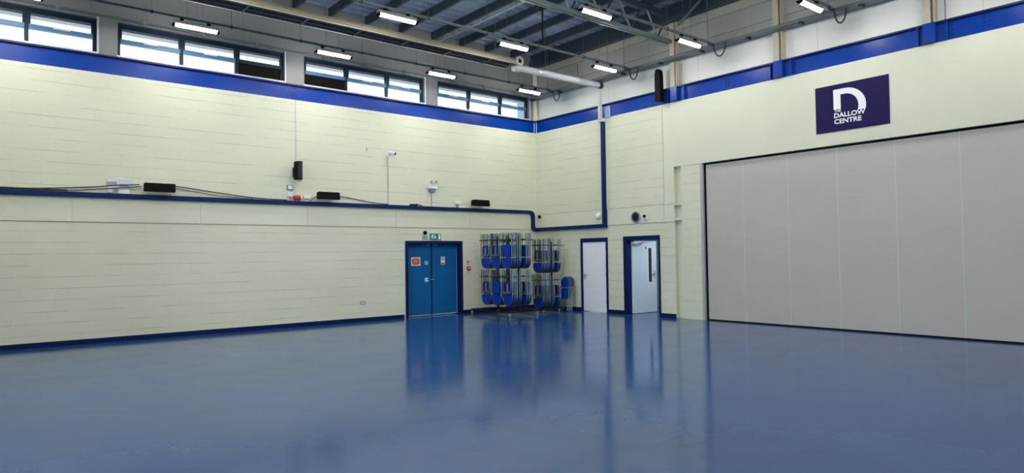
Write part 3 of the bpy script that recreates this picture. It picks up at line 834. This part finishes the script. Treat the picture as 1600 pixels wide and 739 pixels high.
# camera with conduit
def cctv(loc, rz, label, tilt=.25):
    c = empty('security_camera', label, 'camera', loc); c.rotation_euler = (0, 0, rz)
    MB().tube([(0, -.002, 0), (0, -.035, 0)], .05, 14).build('base', M_WHITE, c, smooth=True)
    MB().tube([(0, -.036, 0), (0, -.08, .03), (0, -.10, .05)], .022, 8).build('arm', M_WHITE, c, smooth=True)
    b = MB().tube([(0, .06, 0), (0, -.12, 0)], .045, 14).build('body', M_WHITE, c, smooth=True)
    b.location = (0, -.13, .075); b.rotation_euler = (tilt, 0, .6)
    l = MB().tube([(0, -.121, 0), (0, -.135, 0)], .040, 14).build('lens', M_BLACK, b, smooth=True)
    return c
c = cctv((-5.27, -.002, 4.33), .15, 'white bullet camera high on the left wall above a thin conduit')
m = MB().tube([(-5.27, -.012, 4.27), (-5.27, -.012, 3.035)], .011, 6)
tag(m.build('conduit', mat('pale grey conduit', (.42,.46,.46,1), .5)), 'thin conduit dropping from the white camera to the trunking', 'conduit')
m = MB().box(-5.90, -5.87, -.01, -.001, 4.42, 4.50)
tag(m.build('wall_plug', M_GREYP), 'tiny grey plug in the wall left of the white camera', 'plug')
P = [(-5.98, -.002, 4.35), (-5.88, -.002, 4.1), (-5.80, -.002, 3.9), (-5.66, -.002, 3.65), (-5.60, -.002, 3.4), (-5.57, -.002, 3.1)]
# emergency twin spot
e = empty('emergency_light', 'white emergency light box with two lamp heads above the trunking', 'light', (-3.92, -.001, 3.52))
MB().box(-.15, .15, -.11, 0, .0, .13).build('case', M_WHITE, e, bevel=.01)
for s_ in (-.08, .07):
    o = MB().tube([(0, 0, 0), (0, -.06, 0), (0, -.10, 0)], [.03, .05, .05], 12).build('lamp_head', M_WHITE, e, smooth=True); o.location = (s_, -.05, .185)
    MB().tube([(0, -.101, 0), (0, -.104, 0)], .042, 12).build('lens', M_GREYP, o)
MB().box(-.02, .02, -.06, -.03, .131, .15).build('stem', M_GREYP, e)
MB().box(-.08, .08, -.09, -.001, -.09, -.003).build('junction_box', M_BRKT, e, bevel=.006)
MB().tube([(0, -.012, -.091), (0, -.012, -.30), (.005, -.012, -.485)], .010, 6).build('conduit', M_GREYP, e)
m = MB(); plate(m, 'L', -6.10, -5.95, .435, .525, 0, .012, 0)
for x in (-6.075, -6.005): plate(m, 'L', x, x+.035, .455, .505, .0125, .014, 1)
tag(m.build('power_socket', [M_GREYP, M_WHITE]), 'grey double power socket low on the left wall', 'socket')

# slack cables along the trunking
def slack(label, P, r=.012):
    # catmull-rom
    Q = []
    P = [Vector(p) for p in P]
    for i in range(len(P)-1):
        p0 = P[max(i-1, 0)]; p1 = P[i]; p2 = P[i+1]; p3 = P[min(i+2, len(P)-1)]
        for k in range(6):
            t = k/6
            Q.append(.5*((2*p1)+(p2-p0)*t+(2*p0-5*p1+4*p2-p3)*t*t+(3*p1-p0-3*p2+p3)*t**3))
    Q.append(P[-1])
    m = MB().tube(Q, r, 6)
    return tag(m.build('slack_cable', M_CABLE, smooth=True), label, 'cable', 'slack cables on the trunking')
slack('loose black cable draped left of the furthest black fitting', [(-13.8, -.05, 3.048), (-12.9, -.05, 3.07), (-12.0, -.05, 3.14), (-11.6, -.13, 3.19), (-11.15, -.10, 3.23)])
slack('lower loose cable left of the furthest black fitting', [(-14.5, -.03, 3.045), (-12.6, -.03, 3.05), (-12.0, -.04, 3.09), (-11.7, -.115, 3.12), (-11.5, -.13, 3.14), (-11.25, -.09, 3.18), (-11.1, -.06, 3.20)], .009)
slack('loose black cable sagging right of the furthest black fitting', [(-10.95, -.12, 3.25), (-10.5, -.07, 3.24), (-10.0, -.05, 3.19), (-9.4, -.05, 3.12), (-8.7, -.05, 3.06), (-8.0, -.05, 3.045)])
slack('second loose cable right of the furthest black fitting', [(-10.5, -.05, 3.20), (-10.0, -.04, 3.13), (-9.5, -.04, 3.07), (-8.8, -.04, 3.045)], .008)
slack('loose black cable running right from the fitting under the speaker', [(-6.78, -.10, 3.20), (-6.4, -.05, 3.16), (-6.0, -.05, 3.10), (-5.6, -.05, 3.055), (-5.3, -.05, 3.045)])
slack('short loose cable left of the fitting under the speaker', [(-7.45, -.05, 3.05), (-7.40, -.12, 3.08), (-7.36, -.14, 3.12), (-7.30, -.13, 3.16)], .009)
slack('thick bundle of cable lying on the far end of the trunking', [(-15.0, -.085, 3.054), (-14.0, -.085, 3.056), (-13.4, -.085, 3.054), (-12.4, -.085, 3.052)], .018)

# ------------------------------------------------------------------ fittings on the right wall
m = MB().tube([(-.001, -.16, 2.84), (-.03, -.16, 2.84), (-.07, -.16, 2.835)], [.03, .055, .045], 12)
tag(m.build('security_camera', M_BLACK, smooth=True), 'small black camera on the right wall beside the corner', 'camera')
m = MB()
n1 = [(0, .10), (.02, .10), (.05, .085), (.075, .06), (.085, .02)]
m.tube([(-.011-a, -2.66, 2.72) for a, b in n1], [b for a, b in n1], 18)
tag(m.build('dome_sensor', M_WHITE, smooth=True), 'round white dome sensor beside the navy riser', 'sensor')
v = empty('round_vent', 'round dark vent with a pale rim between the two right wall doors', 'vent', (-.011, -4.02, 2.625))
P = [(0-.02, .135*math.cos(2*PI*i/24), .135*math.sin(2*PI*i/24)) for i in range(24)]
MB().tube(P, .02, 8, closed=True).build('rim', M_BRKT, v, smooth=True)
MB().tube([(-.001, 0, 0), (-.022, 0, 0)], .125, 24).build('core', M_BLACK, v)
m = MB()
for r in (.04, .07, .10):
    P = [(-.024, r*math.cos(2*PI*i/20), r*math.sin(2*PI*i/20)) for i in range(20)]; m.tube(P, .004, 5, closed=True)
m.build('grille', M_HOODI, v)
cctv((-.012, -4.36, 2.56), -PI/2+.2, 'white bullet camera beside the round vent on the right wall', .1)
m = MB().tube([(-.012, -4.36, 2.50), (-.012, -4.36, 2.30)], .008, 6)
# tall black speaker in front of the beam
s = empty('line_speaker', 'tall narrow black speaker hung in front of the blue beam', 'speaker', (-.16, -4.98, 5.52))
m = MB(); m.prism([(-.10, 0), (.075, .03), (.075, .70), (.05, .84), (-.03, .86), (-.085, .80), (-.10, .6)], lambda a, b: (-.08, a, b), lambda a, b: (.07, a, b)); m.build('cabinet', M_BLACK, s, bevel=.01)
MB().box(.071, .155, -.03, .03, .2, .26).build('bracket', M_BLKM, s)
# thin cable beside the first column
m = MB().tube([(-.03, -5.60, ZB1+.01), (-.03, -5.60, 6.45)], .010, 6)
tag(m.build('drop_cable', M_WIRE), 'thin cable hanging beside the column nearest the corner', 'cable')
m = MB().tube([(-.03, -11.44, ZB1+.01), (-.03, -11.44, 6.45)], .010, 6)
tag(m.build('drop_cable', M_WIRE), 'thin cable hanging beside the third column', 'cable')

# ------------------------------------------------------------------ folding chairs
def arch(w, z0, zs, ztop, x, n=8, zfoot=None):
    """path: up one side, over a rounded top, down the other side, in the y-z plane"""
    h = w/2; P = [(x, -h, z0), (x, -h, (z0+zs)/2), (x, -h, zs)]
    for i in range(1, n):
        a = PI - PI*i/n
        P.append((x, h*math.cos(a), zs+(ztop-zs)*math.sin(a)**.75))
    P += [(x, h, zs), (x, h, (z0+zs)/2), (x, h, z0)]
    return P
def pad(mb, w, z0, z1, x, t, rt, rb, mi=0, bow=0.):
    """rounded panel in the y-z plane with thickness t, corner radii rt (top) and rb (bottom)"""
    h = w/2; poly = []
    def corner(cy, cz, r, a0):
        for i in range(6):
            a = a0 + (PI/2)*i/5
            poly.append((cy+r*math.cos(a), cz+r*math.sin(a)))
    corner(h-rt, z1-rt, rt, 0); corner(-h+rt, z1-rt, rt, PI/2)
    corner(-h+rb, z0+rb, rb, PI); corner(h-rb, z0+rb, rb, 1.5*PI)
    mb.prism(poly, lambda a, b: (x-t/2, a, b), lambda a, b: (x+t/2, a, b), mi)
def chair():
    c = empty('folding_chair', 'x', 'chair')
    # front of the chair faces -x
    m = MB().tube(arch(.43, 0, .70, .985, 0), .0115, 7); m.build('back_frame', M_TUBE, c, smooth=True)
    m = MB().tube(arch(.35, .03, .58, .66, .022), .0105, 7); m.tube([(.022, -.175, .175), (.022, .175, .175)], .009, 6); m.build('leg_frame', M_TUBE, c, smooth=True)
    m = MB(); pad(m, .31, .34, .655, -.010, .016, .07, .05); m.build('seat', M_SEAT, c, bevel=.005)
    m = MB(); pad(m, .37, .69, .972, -.004, .022, .18, .05); m.build('backrest', M_SEAT, c, bevel=.006)
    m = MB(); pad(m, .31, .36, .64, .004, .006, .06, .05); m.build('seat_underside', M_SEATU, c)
    m = MB().box(.008, .018, -.035, .035, .38, .60); m.box(.008, .018, -.15, .15, .60, .625); m.build('seat_bracket', M_BRKT, c)
    return c
C0 = chair(); used = [False]
def place(x, y, z, up, facing, label, group, tilt=0.):
    """up=False hangs the chair upside down; facing 'f' shows its seat side toward -x"""
    o = C0 if not used[0] else copy_tree(C0); used[0] = True
    R = Matrix.Identity(4)
    if not up: R = Matrix.Rotation(PI, 4, 'X')
    if facing == 'b': R = Matrix.Rotation(PI, 4, 'Z') @ R
    o.location = (x, y, z + (0 if up else 1.0))
    o.rotation_euler = (Matrix.Rotation(tilt, 4, 'Z') @ R).to_euler()
    o['label'] = label; o['group'] = group
    return o

# trolleys: base bars, casters, posts, arms with end stops
def trolley(label, loc, x0, x1, ys, tiers, post_x, post_h, y0, y1, zb=.10, zt=.14):
    t = empty('chair_trolley', label, 'trolley', loc)
    m = MB()
    m.box(x0, x0+.04, y0, y1, zb, zt); m.box(x1-.04, x1, y0, y1, zb, zt)
    m.box(x0+.04, x1-.04, y0, y0+.04, zb, zt); m.box(x0+.04, x1-.04, y1-.04, y1, zb, zt)
    m.box(post_x-.02, post_x+.02, y0+.04, y1-.04, zb, zt)
    m.build('base_frame', M_BLKM, t)
    for cx in (x0+.03, x1-.03):
        for cy in (y0+.03, y1-.03):
            w = MB().tube([(cx-.014, cy, zb*.42), (cx+.014, cy, zb*.42)], zb*.42, 14).build('caster', M_GREYP, t, smooth=True)
            MB().box(cx-.022, cx-.016, cy-.02, cy+.02, zb*.42, zb-.001).box(cx+.016, cx+.022, cy-.02, cy+.02, zb*.42, zb-.001).box(cx-.022, cx+.022, cy-.02, cy+.02, zb-.012, zb-.001).build('fork', M_GALV, w)
    for y in ys:
        MB().box(post_x-.028, post_x+.028, y-.028, y+.028, zt, post_h).build('post', M_BLKM, t)
        for z, xa, xb in tiers:
            m = MB().box(xa, post_x-.028, y-.014, y+.014, z-.022, z); m.box(post_x+.028, xb, y-.014, y+.014, z-.022, z)
            m.build('arm', M_BLKM, t)
            for xe in (xa-.012, xb+.012):
                MB().tube([(xe, y-.19, z-.01), (xe, y+.19, z-.01)], .011, 7).build('end_stop', M_BLKM, t)
    if len(ys) > 1:
        m = MB()
        for z, _, _ in tiers: m.box(post_x-.016, post_x+.016, ys[-1]+.028 if ys[-1] < ys[0] else ys[0]+.028, ys[0]-.028 if ys[-1] < ys[0] else ys[-1]-.028, z-.06, z-.028)
        m.build('cross_rail', M_BLKM, t)
    return t
Y1 = [-1.57, -1.09, -.61]
A1, A2 = 2.085, 1.065           # arm heights of the left trolley
trolley('black two tier chair trolley nearer the blue doors, loaded with folding chairs', (0,0,0), -2.72, -1.70, Y1, [(A1, -2.58, -1.74), (A2, -2.58, -1.74)], -2.09, 2.20, -1.92, -.14)
hang = .825 - .009              # height of the foot brace of an upside-down chair
def row(y, arm, xs, fac, rowname, tier, trol):
    z = arm - hang + .001
    for k, x in enumerate(xs):
        f = fac
        lab = 'blue folding chair, %s from the left in the %s %s row of the %s trolley' % (ORD[k], tier, rowname, trol)
        place(x, y+random.uniform(-.012, .012), z, False, f, lab, 'folding chairs on the trolleys', random.uniform(-.012, .012))
near = [-2.505, -2.43, -2.374, -2.318, -2.25, -2.194, -1.995, -1.939, -1.883, -1.827]
part5 = [-2.505+.056*k for k in range(6)]
LT, RT = 'left', 'right'
row(Y1[0], A1, near, 'f', 'nearest', 'upper', LT)
row(Y1[1], A1, part5, 'b', 'middle', 'upper', LT)
row(Y1[2], A1, part5, 'b', 'furthest', 'upper', LT)
row(Y1[0], A2, near, 'b', 'nearest', 'lower', LT)
row(Y1[1], A2, part5, 'f', 'middle', 'lower', LT)
row(Y1[2], A2, part5, 'b', 'furthest', 'lower', LT)
Y2 = [-1.34]
B1, B2 = 1.93, .915
trolley('black two tier chair trolley in the corner beside the white door', (0,0,0), -1.24, -.56, [-1.34], [(B1, -1.26, -.36), (B2, -1.26, -.455)], -.65, 2.02, -1.60, -.55, .07, .10)
near2 = [-1.19, -1.115, -1.059, -1.003, -.947, -.891, -.81, -.754, -.555, -.497]
row(-1.34, B1, near2, 'b', 'near', 'upper', RT)
row(-1.34, B2, near2, 'b', 'near', 'lower', RT)
# chairs stood upright on the floor between the trolley and the white door
for k, (x, y, rz, lean) in enumerate([(-.40, -1.53, -.14, .12), (-.34, -1.53, -.10, .12), (-.28, -1.53, -.12, .12), (-.22, -1.53, -.12, .12)]):
    o = copy_tree(C0)
    o.location = (x, y, .012)
    o.rotation_euler = (Matrix.Rotation(rz, 4, 'Z') @ Matrix.Rotation(lean, 4, 'Y')).to_euler()
    o['label'] = 'upright blue folding chair leaning beside the white door, %s from the left' % ORD[k]
    o['group'] = 'upright folding chairs'

# ------------------------------------------------------------------ world, lights, camera
w = bpy.data.worlds.new('sky'); sc.world = w; w.use_nodes = True
bg = w.node_tree.nodes['Background']
bg.inputs['Color'].default_value = (.60, .80, .84, 1); bg.inputs['Strength'].default_value = 2.3

ld = bpy.data.lights.new('entrance_fill', 'AREA'); ld.shape = 'RECTANGLE'; ld.size = 6.8; ld.size_y = 2.7  # added lamp, soft bluish fill shining in through the unseen entrance
ld.energy = 1500; ld.color = (.70, .80, 1.0)
lo = bpy.data.objects.new('entrance_fill', ld); COL.objects.link(lo)
lo.location = (XW-.6, -9.7, 1.5); lo.rotation_euler = (0, -PI/2, 0)
cam = bpy.data.cameras.new('camera'); co = bpy.data.objects.new('camera', cam); COL.objects.link(co)
F, YAW, PITCH, ROLL = 1044.265, .687117789, .0279973144, -.0142469469
cam.sensor_width = 36; cam.lens = F/1600*36; cam.clip_end = 200
fw = Vector((math.sin(YAW)*math.cos(PITCH), math.cos(YAW)*math.cos(PITCH), math.sin(PITCH)))
r0 = Vector((math.cos(YAW), -math.sin(YAW), 0)); u0 = r0.cross(fw)
r_ = r0*math.cos(ROLL)+u0*math.sin(ROLL); u_ = -r0*math.sin(ROLL)+u0*math.cos(ROLL)
Mx = Matrix((( r_.x, u_.x, -fw.x, -13.9694906), (r_.y, u_.y, -fw.y, -15.7666926), (r_.z, u_.z, -fw.z, 1.65), (0,0,0,1)))
co.matrix_world = Mx
sc.camera = co

sc.view_settings.view_transform = 'Standard'
sc.view_settings.look = 'None'
sc.view_settings.exposure = 0
sc.cycles.use_denoising = True
sc.cycles.max_bounces = 10
sc.cycles.diffuse_bounces = 6
sc.cycles.sample_clamp_indirect = 8
